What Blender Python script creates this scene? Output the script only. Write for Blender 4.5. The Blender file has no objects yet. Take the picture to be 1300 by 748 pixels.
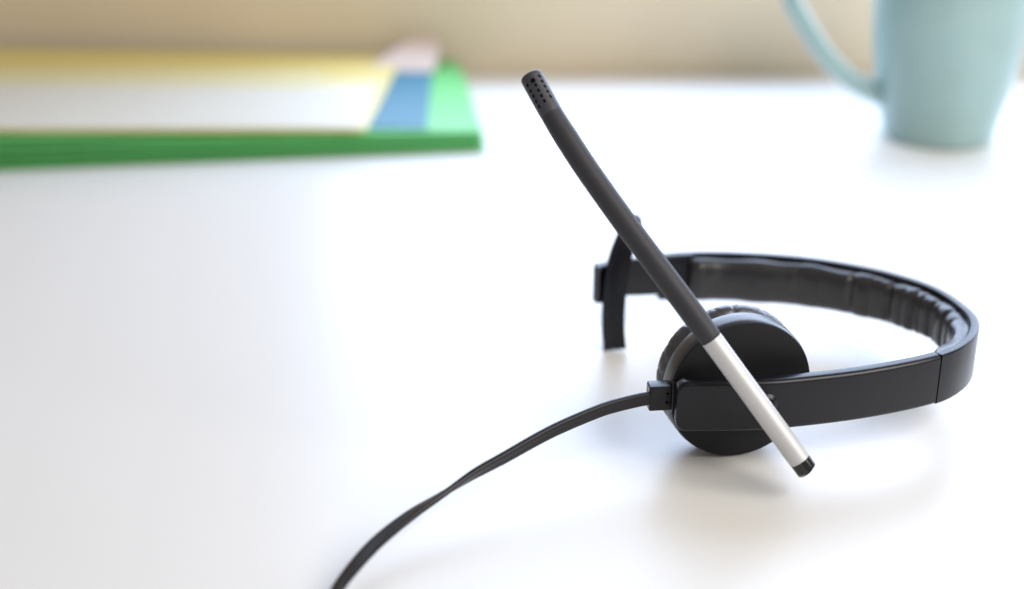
import bpy, bmesh, math, random
from mathutils import Vector, Matrix, noise
random.seed(4)
S = bpy.context.scene
# ------------------------------------------------------------------ camera, world, lamps, exposure
PITCH = math.radians(22.3)
cam = bpy.data.cameras.new('camera'); camo = bpy.data.objects.new('camera', cam)
S.collection.objects.link(camo); S.camera = camo
camo.location = (0, 0, .274); camo.rotation_euler = (math.radians(90) - PITCH, 0, 0)
cam.sensor_width = 36; cam.lens = 48.96; cam.clip_start = .01; cam.clip_end = 50
cam.dof.use_dof = True; cam.dof.focus_distance = .545; cam.dof.aperture_fstop = 3.6

W = bpy.data.worlds.new('World'); S.world = W; W.use_nodes = True
bg = W.node_tree.nodes['Background']; bg.inputs[0].default_value = (1, .915, .84, 1); bg.inputs[1].default_value = .32

def lamp(name, loc, target, sx, sy, power, col, spread=180):
    l = bpy.data.lights.new(name, 'AREA'); l.shape = 'RECTANGLE'; l.size = sx; l.size_y = sy
    l.energy = power; l.color = col; l.spread = math.radians(spread)
    o = bpy.data.objects.new(name, l); S.collection.objects.link(o); o.location = loc
    o.rotation_euler = (Vector(target) - Vector(loc)).to_track_quat('-Z', 'Y').to_euler()
    return o
lamp('window_light', (.52, 1.14, .42), (.52, .45, .42), 1.34, .70, 16.5, (.54, .70, 1))
lamp('added_fill_light', (.86, -.02, .76), (.48, .35, 0), .8, .8, 15.5, (1, .955, .90))  # added fill lamp, placed so desk brightness falls off to the left
S.view_settings.view_transform = 'Standard'; S.view_settings.look = 'None'
S.view_settings.gamma = 1; S.view_settings.exposure = 0; S.view_settings.use_curve_mapping = False
S.render.engine = 'CYCLES'; S.cycles.use_denoising = True; S.cycles.max_bounces = 8

# ------------------------------------------------------------------ helpers
def mat(name, col, rough=.5, spec=.5, metal=0, noise_scale=None, bump=0, bump_dist=.0002, var=.0, coat=0, sheen=0, rvar=0, ramp_scale=None, aniso=None):
    m = bpy.data.materials.new(name); m.use_nodes = True
    nt = m.node_tree; b = nt.nodes['Principled BSDF']
    b.inputs['Base Color'].default_value = (*col, 1); b.inputs['Roughness'].default_value = rough
    b.inputs['Specular IOR Level'].default_value = spec; b.inputs['Metallic'].default_value = metal
    b.inputs['Coat Weight'].default_value = coat; b.inputs['Sheen Weight'].default_value = sheen
    tc = nt.nodes.new('ShaderNodeTexCoord')
    if noise_scale:
        n = nt.nodes.new('ShaderNodeTexNoise'); n.inputs['Scale'].default_value = noise_scale
        n.inputs['Detail'].default_value = 4
        if aniso:
            mp = nt.nodes.new('ShaderNodeMapping'); mp.inputs['Scale'].default_value = aniso
            nt.links.new(tc.outputs['Object'], mp.inputs[0]); nt.links.new(mp.outputs[0], n.inputs['Vector'])
        else:
            nt.links.new(tc.outputs['Object'], n.inputs['Vector'])
        if bump:
            bp = nt.nodes.new('ShaderNodeBump'); bp.inputs['Strength'].default_value = bump
            bp.inputs['Distance'].default_value = bump_dist
            nt.links.new(n.outputs['Fac'], bp.inputs['Height']); nt.links.new(bp.outputs[0], b.inputs['Normal'])
    if var or rvar:
        n2 = nt.nodes.new('ShaderNodeTexNoise'); n2.inputs['Scale'].default_value = ramp_scale or 60
        n2.inputs['Detail'].default_value = 5; nt.links.new(tc.outputs['Object'], n2.inputs['Vector'])
        if var:
            r = nt.nodes.new('ShaderNodeValToRGB'); r.color_ramp.elements[0].position = .3; r.color_ramp.elements[1].position = .7
            r.color_ramp.elements[0].color = (*[c * (1 - var) for c in col], 1)
            r.color_ramp.elements[1].color = (*[min(1, c * (1 + var)) for c in col], 1)
            nt.links.new(n2.outputs['Fac'], r.inputs[0]); nt.links.new(r.outputs[0], b.inputs['Base Color'])
        if rvar:
            mr = nt.nodes.new('ShaderNodeMapRange'); mr.inputs[3].default_value = rough - rvar; mr.inputs[4].default_value = rough + rvar
            nt.links.new(n2.outputs['Fac'], mr.inputs[0]); nt.links.new(mr.outputs[0], b.inputs['Roughness'])
    return m

M = dict(
    desk=mat('white_laminate', (.79, .785, .765), .36, .5, noise_scale=900, bump=.05, bump_dist=.0001, rvar=.05, ramp_scale=9),
    wall=mat('tan_wall_paint', (.72, .62, .47), .85, .2, noise_scale=260, bump=.25, bump_dist=.0004, var=.04, ramp_scale=7),
    plastic=mat('matte_black_plastic', (.0045, .005, .009), .30, .36, noise_scale=2600, bump=.22, bump_dist=.00006, rvar=.04, ramp_scale=120),
    satin=mat('satin_black_plastic', (.014, .015, .022), .36, .95, noise_scale=2600, bump=.15, bump_dist=.00005),
    face=mat('dark_cup_face', (.010, .010, .012), .5, .22, noise_scale=3200, bump=.3, bump_dist=.00006),
    leather=mat('black_leatherette', (.030, .031, .042), .36, 1.0, noise_scale=750, bump=.5, bump_dist=.0002, rvar=.08, ramp_scale=300),
    cushion=mat('black_cushion_leatherette', (.018, .017, .019), .34, .7, noise_scale=420, bump=.35, bump_dist=.0003, rvar=.06, ramp_scale=200),
    rubber=mat('soft_grey_rubber', (.031, .031, .037), .55, .4, noise_scale=3500, bump=.5, bump_dist=.0001),
    tip=mat('grey_microphone_rubber', (.046, .047, .060), .5, .5, noise_scale=3500, bump=.3, bump_dist=.00008),
    silver=mat('brushed_silver_paint', (.58, .58, .585), .50, .5, metal=.45, noise_scale=5000, bump=.15, bump_dist=.00004),
    gloss=mat('glossy_black_plastic', (.012, .012, .012), .12, .5, noise_scale=400, bump=.02, bump_dist=.0001),
    hole=mat('hole_black', (.003, .003, .003), .9, .1),
    cable=mat('black_cable_rubber', (.009, .008, .011), .36, .34, noise_scale=1500, bump=.12, bump_dist=.0001),
    mug=mat('teal_glaze', (.30, .44, .43), .30, .5, noise_scale=40, bump=.25, bump_dist=.0012, var=.06, ramp_scale=22, coat=.25, aniso=(1, 1, .3)),
    yellow=mat('yellow_card', (.76, .64, .24), .45, .4, noise_scale=500, bump=.08, var=.02),
    blue=mat('blue_card', (.028, .18, .27), .50, .40, noise_scale=500, bump=.08, var=.02),
    green=mat('green_card', (.14, .54, .17), .46, .40, noise_scale=500, bump=.08, var=.03),
    pink=mat('pale_pink_paper', (.66, .55, .49), .7, .3, noise_scale=500, bump=.08, var=.02),
    cream=mat('cream_glare_sheet', (.74, .69, .42), .5, .4, noise_scale=500, bump=.08, var=.02),  # half-washed yellow: glare put into the colour
    paper=mat('white_glare_sheet', (.70, .69, .62), .62, .35, noise_scale=500, bump=.08, var=.02),  # fully washed tone of the yellow card's glare, as colour
)

def obj(name, bm, m, parent=None, smooth=True, bevel=0, loc=None, angle=40, seg=2):
    me = bpy.data.meshes.new(name)
    bmesh.ops.recalc_face_normals(bm, faces=bm.faces[:])
    bm.to_mesh(me); bm.free(); me.materials.append(m)
    o = bpy.data.objects.new(name, me); S.collection.objects.link(o)
    if parent: o.parent = parent
    if loc is not None: o.location = loc
    if smooth:
        for p in me.polygons: p.use_smooth = True
        if angle < 180:
            me.set_sharp_from_angle(angle=math.radians(angle))
    if bevel:
        b = o.modifiers.new('bevel', 'BEVEL'); b.width = bevel; b.segments = seg; b.limit_method = 'ANGLE'; b.angle_limit = math.radians(50)
        b.harden_normals = True
    return o

def empty(name, loc, label=None, cat=None):
    o = bpy.data.objects.new(name, None); S.collection.objects.link(o); o.location = loc
    o.empty_display_size = .02
    if label: o['label'] = label
    if cat: o['category'] = cat
    return o

def cr(pts, n):
    """Catmull-Rom, resampled at n equal steps. Points may be any tuples."""
    P = [Vector(p) for p in pts]; P = [P[0] * 2 - P[1]] + P + [P[-1] * 2 - P[-2]]
    out = []
    for i in range(1, len(P) - 2):
        for k in range(24):
            t = k / 24; a, b, c, d = P[i-1], P[i], P[i+1], P[i+2]
            out.append(.5 * ((2*b) + (c-a)*t + (2*a-5*b+4*c-d)*t*t + (3*b-a-3*c+d)*t**3))
    out.append(P[-2])
    L = [0]
    for a, b in zip(out, out[1:]): L.append(L[-1] + (Vector(b[:3]) - Vector(a[:3])).length)
    res = []; j = 0
    for k in range(n):
        s = L[-1] * k / (n - 1)
        while j < len(L) - 2 and L[j+1] < s: j += 1
        t = (s - L[j]) / max(1e-12, L[j+1] - L[j]); res.append(out[j].lerp(out[j+1], t))
    return res

def rings(bm, R, cap=True, closed=False):
    V = [[bm.verts.new(p) for p in r] for r in R]
    n = len(V[0]); m = len(V)
    for i in range(m if closed else m - 1):
        a, b = V[i], V[(i+1) % m]
        for k in range(n): bm.faces.new((a[k], a[(k+1) % n], b[(k+1) % n], b[k]))
    if cap and not closed:
        bm.faces.new(V[0][::-1]); bm.faces.new(V[-1])
    return V

def lathe(bm, prof, n, frame):
    """prof: list of (radius, depth); frame maps (radial x, radial y, depth) to the world."""
    R = [[frame @ Vector((r*math.cos(2*math.pi*k/n), r*math.sin(2*math.pi*k/n), d)) for k in range(n)] for r, d in prof]
    rings(bm, R)

def rrect(hx, hy, r, seg=4):
    out = []
    for cx, cy, a0 in ((hx-r, hy-r, 0), (-hx+r, hy-r, 90), (-hx+r, -hy+r, 180), (hx-r, -hy+r, 270)):
        for k in range(seg+1):
            a = math.radians(a0 + 90*k/seg); out.append((cx + r*math.cos(a), cy + r*math.sin(a)))
    return out

# ------------------------------------------------------------------ setting: wall and desk
bm = bmesh.new(); bmesh.ops.create_cube(bm, size=1)
bmesh.ops.scale(bm, vec=(6, .1, 3.2), verts=bm.verts); bmesh.ops.translate(bm, vec=(0, 1.165+.05, .6), verts=bm.verts)
wall = obj('wall', bm, M['wall'], smooth=False); wall['kind'] = 'structure'
bm = bmesh.new(); bmesh.ops.create_cube(bm, size=1)
bmesh.ops.scale(bm, vec=(3.2, 1.364, .03), verts=bm.verts); bmesh.ops.translate(bm, vec=(.2, .480, -.015), verts=bm.verts)
desk = obj('desk', bm, M['desk'], smooth=False, bevel=.002)
desk['kind'] = 'structure'

# ------------------------------------------------------------------ headset
HB = Vector((.10, .53, 0))
hs = empty('headset', HB, 'black single-ear headset with a silver and grey microphone boom lying on the white desk', 'headset')
def hobj(name, bm, m, parent=None, **k):
    """A part built in world coordinates, hung under the headset."""
    bmesh.ops.translate(bm, vec=-HB, verts=bm.verts)
    return obj(name, bm, m, parent or hs, **k)

# outer line of the band in plan (x, y, z of top, z of bottom)
OUT = [(.0635, .4800, .0405, .0190), (.090, .4808, .0405, .0190), (.107, .4828, .0405, .0190), (.140, .4908, .0408, .0192),
       (.1705, .5035, .0410, .0192), (.1865, .5175, .0410, .0190), (.1960, .5350, .0408, .0185), (.1977, .5520, .0406, .0180),
       (.1910, .5780, .0403, .0170), (.1745, .5980, .0402, .0162), (.1520, .6130, .0401, .0158), (.1310, .6210, .0400, .0155),
       (.1050, .6255, .0400, .0155), (.0830, .6255, .0400, .0160), (.0700, .6225, .0400, .0170)]
line = cr(OUT, 241)
def tangent(L, i):
    a, b = L[max(0, i-1)], L[min(len(L)-1, i+1)]
    return Vector((b[0]-a[0], b[1]-a[1], 0)).normalized()
# the seam between front arm and band
jseam = min(range(len(line)), key=lambda i: (line[i][0]-.1715)**2 + (line[i][1]-.504)**2)

def band_rings(L, thick, inset=0, endround=0, bev=.0009, seg=3, taper=None):
    """Ribbon ring cross-sections: outward offset n and height z."""
    R = []; s = 0
    for i, p in enumerate(L):
        if i: s += (Vector(p[:2]) - Vector(L[i-1][:2])).length
        t = tangent(L, i); n = Vector((t.y, -t.x, 0))          # outward
        hz = (p[2]-p[3])/2 - inset; zc = (p[2]+p[3])/2; th = thick
        if taper: th = taper(s)
        if endround and s < endround:
            d = endround - s; hz -= endround - math.sqrt(max(0, endround**2 - d*d))
        c = Vector((p[0], p[1], zc)) - n*(th/2)
        R.append([c + n*x + Vector((0, 0, y)) for x, y in rrect(th/2, hz, min(bev, th/2.2), seg)])
    return R
# front arm: finer sampling at its rounded end
fa = cr([tuple(line[i]) for i in range(0, jseam+1, 2)], 160)
L0 = [fa[0], fa[0].lerp(fa[1], .35), fa[0].lerp(fa[1], .7)] + fa[1:]
bm = bmesh.new(); rings(bm, band_rings(L0, .006, endround=.0042, bev=.0019, seg=5, taper=lambda s: .0068 - .0012*min(1, s/.11)))
hobj('slider_arm', bm, M['plastic'], angle=35)
# band shell behind the seam
seg_l = line[jseam+1:]
seg_l[0] = line[jseam].lerp(line[jseam+1], .55)
bm = bmesh.new(); rings(bm, band_rings(seg_l, .0036, bev=.0008))
shell = hobj('headband', bm, M['plastic'], angle=35)
# a thin raised lip along the outside edge of the shell top
# cushion on the inside
i0 = jseam + 3; CL = cr([tuple(line[i]) for i in range(i0, 233, 3)], 420)
creases = [(.050, .35, .0015), (.0585, .9, .0017), (.0665, .3, .0012), (.0720, .85, .0017), (.0800, .3, .0012), (.0860, .85, .0017), (.0930, .3, .0012),
           (.1010, 1.0, .0017), (.112, .3, .0012), (.1220, .85, .0017), (.138, .2, .0012), (.150, .3, .002)]
R = []; s = 0; tot = sum((Vector(a[:2])-Vector(b[:2])).length for a, b in zip(CL, CL[1:]))
for i, p in enumerate(CL):
    if i: s += (Vector(p[:2]) - Vector(CL[i-1][:2])).length
    t = tangent(CL, i); n = Vector((t.y, -t.x, 0))
    e = min(1, s/.010, (tot-s)/.006); e = math.sqrt(max(0, 1-(1-e)**2))
    cr_ = sum(a*math.exp(-((s-c+.0006*math.sin(9*c*100))/w)**2) for c, a, w in creases)
    depth = (.0082 + .0005*math.sin(s*160)) * (.25+.75*e) - .0018*cr_
    hz = (p[2]-p[3])/2 - .0017 + .0003*math.sin(s*230) - .0005*cr_
    zc = (p[2]+p[3])/2 - .0002
    ring = []
    K = 22
    for k in range(K+1):                                        # bulged inner face
        a = math.pi * (k/K - .5)
        sx = abs(math.cos(a))**.5; sz = math.copysign(abs(math.sin(a))**.62, math.sin(a))
        pos = Vector((p[0], p[1], zc)) - n*(.0030 + depth*sx) + Vector((0, 0, hz*sz))
        wob = noise.noise(Vector((s*190, sz*2.2, 3.1)))*.00025 + noise.noise(Vector((s*620, sz*3.5, 8.)))*.00006
        pos -= n*wob*sx; ring.append(pos)
    R.append(ring)
bm = bmesh.new(); rings(bm, R)
hobj('headband_cushion', bm, M['cushion'], angle=180)

# far slider between band and temple bar
FS = cr([(.0860, .6235, .0400, .0195), (.0735, .6215, .0400, .0200), (.0600, .6165, .0405, .0215), (.0490, .6110, .0415, .0232), (.0385, .6045, .0420, .0240)], 40)
bm = bmesh.new(); rings(bm, band_rings(FS, .003, bev=.0008)); hobj('slider_arm', bm, M['plastic'], angle=35)
# slider end block, poking out left of the temple bar
bm = bmesh.new()
BLK = cr([(.0500, .6085, .0425, .0232), (.0440, .6055, .0425, .0236), (.0378, .6020, .0420, .0240)], 12)
rings(bm, band_rings(BLK, .0050, bev=.0012)); hobj('slider_block', bm, M['plastic'], angle=35)

# temple bar: curved plate, top swept to the right and back
TB = [(.0481, .6010, .0012, .0108), (.0470, .6000, .0125, .0106), (.0470, .5998, .0260, .0106), (.0478, .6000, .0374, .0106),
      (.0494, .6010, .0468, .0102), (.0526, .6030, .0558, .0094), (.0553, .6055, .0605, .0066), (.0576, .6070, .0628, .0046), (.0586, .6073, .0635, .0028)]
tb = cr(TB, 60); R = []
for i, p in enumerate(tb):
    a, b = tb[max(0, i-1)], tb[min(59, i+1)]
    t = (Vector(b[:3])-Vector(a[:3])).normalized(); n = Vector((0, -1, 0)); n = (n - t*n.dot(t)).normalized(); w = t.cross(n).normalized()
    if w.x < 0: w = -w
    n = (n + w*.12).normalized()
    R.append([Vector(p[:3]) + w*x + n*(y + .9*(x*x)/.0095) for x, y in rrect(p[3]/2, .0019, .0010, 3)])
bm = bmesh.new(); rings(bm, R); hobj('temple_bar', bm, M['plastic'], angle=50)

# ear cup: axis runs from the face back to the pad
TH = math.radians(12)
ax = Vector((-math.sin(TH), math.cos(TH), 0)); rt = Vector((math.cos(TH), math.sin(TH), 0)); up = Vector((0, 0, 1))
CC = Vector((.0905, .4945, .0302))
FR = Matrix(((rt.x, up.x, ax.x, CC.x), (rt.y, up.y, ax.y, CC.y), (rt.z, up.z, ax.z, CC.z), (0, 0, 0, 1)))
bm = bmesh.new()
lathe(bm, [(.004, .0012), (.012, .0010), (.0284, .0008), (.0292, .0009), (.0295, .0016), (.0297, .0026), (.0298, .0060), (.0298, .0086), (.0294, .0096), (.0280, .0100), (.020, .0100)], 128, FR)
cup = hobj('ear_cup', bm, M['satin'], angle=30)
bm = bmesh.new(); lathe(bm, [(.001, .0001), (.020, .00005), (.0286, .0001), (.0290, .0003), (.0290, .0012)], 128, FR)
hobj('ear_cup_face', bm, M['face'], cup, angle=30)
# pad: wrinkled torus
bm = bmesh.new(); n = 360; R = []
prof = []
for k in range(26):
    a = math.radians(-90 + 270*k/25)
    prof.append((.0222 + .0078*math.cos(a)**1 if math.cos(a) > 0 else .0222 + .0078*math.cos(a), .0158 + .0058*math.sin(a), a))
wr = [(random.uniform(0, 2*math.pi), random.uniform(.3, 1.2), random.uniform(.012, .030), random.uniform(-.25, .25)) for _ in range(95)]
for j in range(n):
    th = 2*math.pi*j/n; ring = []
    for r, d, a in prof:
        f = max(0, math.cos(a - .1))
        dent = 0
        for c, am, w, sk in wr:
            dd = (th - c - sk*(d-.0158)/.006 + math.pi) % (2*math.pi) - math.pi
            if abs(dd) < 3*w: dent += am*math.exp(-(dd/w)**2)
        q = Vector((math.cos(th)*9, math.sin(th)*9, d*700))
        rr = r - f*(.00034*min(1.5, dent)) + f*noise.noise(q)*.00014
        ring.append(FR @ Vector((rr*math.cos(th), rr*math.sin(th), d)))
    R.append(ring)
rings(bm, R, cap=False, closed=True)
hobj('ear_pad', bm, M['leather'], angle=180)

# boom pivot between the arm and the boom
def tube_frame(c, d):
    d = Vector(d).normalized(); x = d.cross(Vector((0, 0, 1))).normalized(); y = d.cross(x)
    return Matrix(((x.x, y.x, d.x, c[0]), (x.y, y.y, d.y, c[1]), (x.z, y.z, d.z, c[2]), (0, 0, 0, 1)))
#BOOM
BOOM = [(.1109, .4620, .0135), (.1076, .4631, .0179), (.0747, .4760, .0606), (.0636, .4814, .0747), (.0526, .4872, .0882), (.0417, .4935, .1016),
        (.0288, .5021, .1180), (.0214, .5077, .1281), (.0159, .5123, .1360), (.0109, .5172, .1439), (.0068, .5215, .1507)]
bl = cr(BOOM, 901)
Lb = [0]
for a, b in zip(bl, bl[1:]): Lb.append(Lb[-1] + (b-a).length)
def boom_rings(s0, s1, rad, n=48, step=1):
    """rad: function of arc length -> radius."""
    R = []
    for i in range(0, len(bl)):
        if Lb[i] < s0 - 1e-9 or Lb[i] > s1 + 1e-9 or (i % 4 and .002 < Lb[i] < Lb[-1] - .003 and s0 + .0015 < Lb[i] < s1 - .0015): continue
        t = (bl[min(900, i+1)] - bl[max(0, i-1)]).normalized()
        x = t.cross(Vector((0, 1, 0))).normalized(); y = x.cross(t)
        r = rad(Lb[i]); R.append([bl[i] + (x*math.cos(2*math.pi*k/n) + y*math.sin(2*math.pi*k/n))*r for k in range(n)])
    return R
def at(s):
    i = min(range(901), key=lambda j: abs(Lb[j]-s)); return i
def cl(px):  # arc length nearest to a boom centre point
    v = Vector(px); return Lb[min(range(901), key=lambda j: (bl[j]-v).length)]
TOT = Lb[-1]; SC = .0050; SJ = cl(BOOM[2]); ST = TOT - .0160
RB = .00415
bm = bmesh.new(); rings(bm, boom_rings(0, SC, lambda s: RB - .0001 - (.0008 - math.sqrt(max(0, .0008**2 - max(0, .0008-s)**2))))); hobj('boom_end_cap', bm, M['gloss'], angle=50)
bm = bmesh.new(); rings(bm, boom_rings(SC+.0001, SJ, lambda s: RB)); boom = hobj('boom_tube', bm, M['silver'], angle=35)
bm = bmesh.new(); rings(bm, boom_rings(SJ+.0001, TOT-.0165, lambda s: RB + .0001 + .0003*min(1, (s-SJ)/.012, max(0, (TOT-.0165-s)/.012)) - .0003*math.exp(-((s-SJ)/.0006)**2)))
hobj('flexible_boom', bm, M['rubber'], angle=35)
bm = bmesh.new()
def tiprad(s):
    e = TOT - s
    r = RB + .00022 - .0002*min(1, max(0, (e-.0155)/.0030))**2
    if e < .0018: r -= .0018 - math.sqrt(max(0, .0018**2 - (.0018-e)**2))
    return r
tr = boom_rings(TOT-.0190, TOT, tiprad)
rings(bm, tr); tip = hobj('microphone_tip', bm, M['tip'], angle=60)
# pickup holes on the camera side of the tip
def on_tip(e, ang, lift=.00004):
    """e = distance from the tip end, ang = degrees round the boom from the side facing front."""
    i = at(TOT - e); t = (bl[min(900, i+1)] - bl[max(0, i-1)]).normalized()
    f = Vector((0, -.93, .36)); f = (f - t*f.dot(t)).normalized(); x = t.cross(f).normalized()
    if x.x < 0: x = -x
    a = math.radians(ang); nrm = f*math.cos(a) + x*math.sin(a)
    return bl[i] + nrm*(tiprad(TOT-e) + lift), nrm, t
def hole(bm, e, ang, ru, rv, skew=0, lift=.00007):
    c, nrm, t = on_tip(e, ang, lift); x = t.cross(nrm).normalized(); K = 14
    lo = []; hi = []
    for k in range(K):
        a = 2*math.pi*k/K; u = math.cos(a)*ru; v = math.sin(a)*rv
        q = c + t*(u*math.cos(skew) - v*math.sin(skew)) + x*(u*math.sin(skew) + v*math.cos(skew))
        q -= nrm*(((q-c).dot(x))**2/(2*RB))
        hi.append(bm.verts.new(q)); lo.append(bm.verts.new(q - nrm*.0003))
    bm.faces.new(hi)
    for k in range(K): bm.faces.new((hi[k], lo[k], lo[(k+1) % K], hi[(k+1) % K]))
bm = bmesh.new()
for row, ang, e0, nn in ((0, -44, .0046, 5), (1, -4, .0062, 4), (2, 36, .0034, 5)):
    for k in range(nn):
        hole(bm, e0 + k*.0023, ang, .00074, .00050, (.35, .1, -.6)[row])
hobj('vent_holes', bm, M['hole'], tip, smooth=False)
bm = bmesh.new(); hole(bm, .0042, -6, .00095, .00095, 0, .00016); hobj('microphone_hole', bm, M['hole'], tip, smooth=False)
# pivot hub
i = at(cl((.0905, .469, .040)))
#PIV
pc = min(bl, key=lambda v: abs(v.z-.0305))
bm = bmesh.new(); lathe(bm, [(.0046, .0), (.0048, .0006), (.0048, .0012), (.0044, .0016), (.0034, .0023), (.0030, .0090)], 64,
      tube_frame((pc.x, .4828, pc.z), (0, -1, 0)))
hobj('boom_pivot', bm, M['plastic'], angle=35)

# strain relief and flat cable at the left of the cup
def box(bm, c, hx, hy, hz, rz=0, r=.0006):
    R = []
    for x, g in ((-hx, .0004), (-hx+.0004, 0), (hx-.0004, 0), (hx, .0004)):
        R.append([Vector(c) + Matrix.Rotation(rz, 3, 'Z') @ Vector((x, a, b)) for a, b in rrect(hy-g, hz-g, r, 3)])
    rings(bm, R)
RZ = math.radians(6)
bm = bmesh.new(); box(bm, (.0577, .4905, .0300), .0045, .0032, .0052, RZ); sr = hobj('strain_relief', bm, M['plastic'], angle=35)
bm = bmesh.new(); box(bm, (.0630, .4911, .0302), .0010, .0042, .0072, RZ); hobj('relief_flange', bm, M['plastic'], sr, angle=35)
bm = bmesh.new(); box(bm, (.0650, .4914, .0302), .0020, .0030, .0050, RZ); hobj('relief_neck', bm, M['plastic'], sr, angle=35)
for dz in (.0022, -.0016):
    bm = bmesh.new(); lathe(bm, [(.0002, .0002), (.0006, .0002), (.0006, -.0004)], 12, tube_frame((.0606, .4905-.0029, .0300+dz), (0, -1, 0)))
    hobj('relief_hole', bm, M['hole'], sr)
#CABLE  (x, y, z, twist in degrees: 0 = flat side to the front, 90 = flat side up)
CAB = [(.0560, .4903, .0298, 0), (.0500, .4898, .0298, 0)]
CABLE_PX = None
def build_cable(pts):
    c = cr(pts, 220); R = []
    prof = [(x, y) for x, y in rrect(.0028, .00115, .0009, 4)]
    # shallow groove down both flat sides
    pr = []
    for x, y in prof: pr.append((x, y))
    full = []
    for k in range(len(pr)):
        full.append(pr[k]); a, b = pr[k], pr[(k+1) % len(pr)]
        if abs(a[0]-b[0]) > .002:
            for q in (.25, .42, .5, .58, .75):
                full.append((a[0]+(b[0]-a[0])*q, a[1] - math.copysign(.00013 if q in (.5,) else (.00006 if q in (.42, .58) else 0), a[1])))
    for i, p in enumerate(c):
        a, b = c[max(0, i-1)], c[min(len(c)-1, i+1)]
        t = (Vector(b[:3]) - Vector(a[:3])).normalized()
        side = t.cross(Vector((0, 0, 1))).normalized()
        if side.y > 0: side = -side                       # towards the viewer
        vert = t.cross(side).normalized()
        if vert.z < 0: vert = -vert
        an = math.radians(p[3])
        w = vert*math.cos(an) + side*math.sin(an); n_ = side*math.cos(an) - vert*math.sin(an)
        R.append([Vector(p[:3]) + w*x + n_*y for x, y in full])
    bm = bmesh.new(); rings(bm, R); return hobj('cable', bm, M['cable'], angle=50)
CAB = [(.0545, .4885, .0298, 2), (.0515, .4878, .0298, 2), (.0429, .4851, .0290, 3), (.0335, .4810, .0280, 4), (.0150, .4708, .0245, 8), (-.0029, .4586, .0200, 15), (-.0145, .4501, .0175, 28),
       (-.0258, .4404, .0145, 55), (-.0366, .4304, .0120, 78), (-.0470, .4173, .0095, 86), (-.0542, .4032, .0078, 76), (-.0590, .3905, .0060, 62), (-.062, .370, .0045, 60), (-.057, .33, .0025, 85), (-.050, .26, .0012, 90), (-.03, .10, .0012, 90)]
build_cable(CAB)

# ------------------------------------------------------------------ mug
MB = Vector((.3050, .968, 0))
mug = empty('mug', MB, 'pale teal glazed ceramic mug with a looped handle standing by the wall', 'mug')
bm = bmesh.new()
outp = [(.0340, .0000), (.0372, .0008), (.0387, .0025), (.0398, .008), (.0426, .020), (.0460, .034), (.0490, .048), (.0511, .062), (.0527, .078), (.0540, .095), (.0548, .112), (.0554, .128), (.0556, .134)]
rim = [(.0550, .1362), (.0535, .1362)]
inn = [(r-.0038, z) for r, z in outp[::-1] if z > .006]; inn[0] = (.0520, .134)
op = cr([(r, z, 0) for r, z in outp], 60); ip = cr([(r, z, 0) for r, z in inn], 40)
prof = [(p.x, p.y) for p in op] + rim + [(p.x, p.y) for p in ip] + [(.03, .006), (.002, .006)]
lathe(bm, [(.001, .0008), (.033, .0008)] + prof, 128, Matrix.Identity(4))
body = obj('mug_body', bm, M['mug'], mug, angle=60)
bm = bmesh.new()
HD = cr([(-.0410, 0, .0300, .0082), (-.0510, 0, .0335, .0076), (-.0670, 0, .0418, .0070), (-.0858, 0, .0592, .0068), (-.1030, 0, .0829, .0068), (-.1120, 0, .0995, .0068), (-.1080, 0, .1130, .0066), (-.0900, 0, .1215, .0068), (-.0700, 0, .1245, .0072), (-.0500, 0, .1240, .0080)], 90)
R = []
for i, p in enumerate(HD):
    a, b = HD[max(0, i-1)], HD[min(89, i+1)]; t = (Vector(b[:3])-Vector(a[:3])).normalized(); y = Vector((0, 1, 0)); x = t.cross(y)
    R.append([Vector(p[:3]) + x*math.cos(q*math.pi/12)*p[3]*.98 + y*math.sin(q*math.pi/12)*p[3]*1.3 for q in range(24)])
rings(bm, R); obj('handle', bm, M['mug'], mug, angle=60)

# ------------------------------------------------------------------ folders and cards
def sheet(pts4, th, nx=24, ny=10, wave=.0, sag=None, seedv=0.):
    """pts4: corners front-left, front-right, back-right, back-left (x,y,z underside). Closed slab."""
    fl, fr, br, bl_ = [Vector(p) for p in pts4]; bm = bmesh.new(); top = []; bot = []
    for j in range(ny+1):
        v = j/ny; rt_, rb = [], []
        for i in range(nx+1):
            u = i/nx; p = (fl.lerp(fr, u)).lerp(bl_.lerp(br, u), v)
            p.z += wave*noise.noise(Vector((u*4+seedv, v*2, seedv)))*(1-v*.4)
            if sag: p.z += sag(u, v)
            rt_.append(bm.verts.new(p + Vector((0, 0, th)))); rb.append(bm.verts.new(p))
        top.append(rt_); bot.append(rb)
    for j in range(ny):
        for i in range(nx):
            bm.faces.new((top[j][i], top[j][i+1], top[j+1][i+1], top[j+1][i])); bm.faces.new((bot[j][i], bot[j+1][i], bot[j+1][i+1], bot[j][i+1]))
    for i in range(nx):
        bm.faces.new((top[0][i], bot[0][i], bot[0][i+1], top[0][i+1])); bm.faces.new((top[ny][i], top[ny][i+1], bot[ny][i+1], bot[ny][i]))
    for j in range(ny):
        bm.faces.new((top[j][0], top[j+1][0], bot[j+1][0], bot[j][0])); bm.faces.new((top[j][nx], bot[j][nx], bot[j+1][nx], top[j+1][nx]))
    return bm

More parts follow.
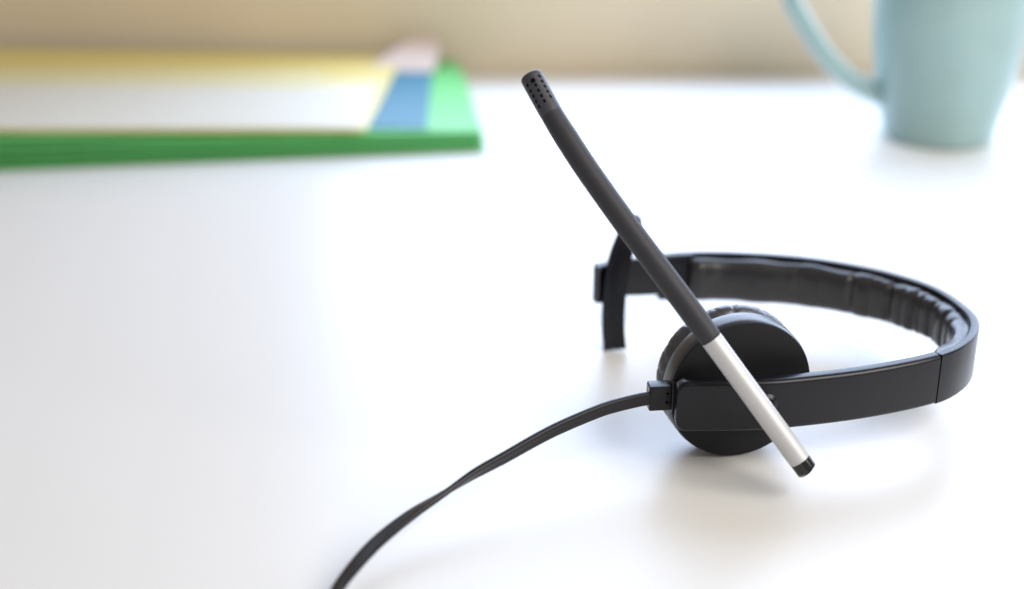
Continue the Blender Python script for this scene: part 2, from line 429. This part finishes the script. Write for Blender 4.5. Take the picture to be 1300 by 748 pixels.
def folder(name, label, z0, z1, zr0, zr1, dy, leaves, dx=0):
    """A folder: base cover, inner leaves, top cover; z0..z1 at its left end, zr0..zr1 at its right end."""
    f = empty(name, (-.25, 1.03, z0), label, 'folder'); off = -Vector((-.25, 1.03, z0))
    n = leaves + 2
    for k in range(n):
        q = k/(n-1); jx = random.uniform(-.0015, .0015) + dx; jy = random.uniform(-.0035, .0035) + dy - .002*(1-q)
        th = (z1-z0)/n*.72
        thr = (zr1-zr0)/n*.72
        zl = z0 + (z1-z0)*k/n + .0003; zr = zr0 + (zr1-zr0)*k/n + .0003
        bm = sheet([(-.505+jx, .862+jy, zl), (-.0192+jx, .930+jy, zr), (-.0435+jx, 1.150+jy*.2, zr*1.0+.0005), (-.53+jx, 1.120+jy*.2, zl)], min(th, thr), nx=40, wave=.0009, seedv=k*1.7+z0*900)
        bmesh.ops.translate(bm, vec=off, verts=bm.verts)
        nm = 'back_cover' if k == 0 else 'front_cover' if k == n-1 else 'inner_leaf'
        obj(nm, bm, M['green'], f, angle=40)
    return f
folder('folder', 'lower green card folder lying on the white desk against the wall', .0002, .0125, .0002, .0062, 0, 3)
folder('folder', 'upper green card folder directly under the yellow and blue cards', .0128, .0250, .0065, .0125, .003, 3, -.001)

def card(name, pts4, th, m, label, cat, **k):
    c = sum((Vector(p) for p in pts4), Vector())/4
    bm = sheet(pts4, th, **k); bmesh.ops.translate(bm, vec=-c, verts=bm.verts)
    o = obj(name, bm, m, None, loc=c, angle=40); o['label'] = label; o['category'] = cat; return o
card('blue_card', [(-.36, .918, .0222), (-.0590, .936, .0136), (-.066, 1.146, .0148), (-.36, 1.140, .0222)], .0008, M['blue'], 'blue card sheet sticking out from under the yellow sheet', 'card', wave=.0004)
card('yellow_card', [(-.530, .880, .0262), (-.1005, .922, .0158), (-.0900, 1.152, .0178), (-.530, 1.142, .0262)], .0010, M['yellow'], 'pale yellow card sheet on top of the green folders', 'card', wave=.0012, seedv=5.)
card('cream_glare_sheet', [(-.528, .8815, .0276), (-.1015, .9235, .0170), (-.1000, 1.085, .0178), (-.528, 1.058, .0276)], .0006, M['cream'], 'added cream layer imitating the pale glare fade on the yellow card', 'paper', wave=.0012, seedv=5.)  # added layer; its paler colour stands in for glare fading the yellow card
card('white_glare_sheet', [(-.526, .8835, .0286), (-.1045, .9255, .0179), (-.1080, 1.030, .0185), (-.526, 1.010, .0286)], .0006, M['paper'], 'added white layer imitating the glare over the front of the yellow card', 'paper', wave=.0012, seedv=5.)  # added layer; near-white colour imitates where the card's glare is strongest
card('pink_paper', [(-.120, 1.10, .0162), (-.062, 1.10, .0154), (-.059, 1.148, .0330), (-.078, 1.152, .0355)], .0006, M['pink'], 'pale pink paper corner sticking up behind the blue card', 'paper', nx=10, ny=6)
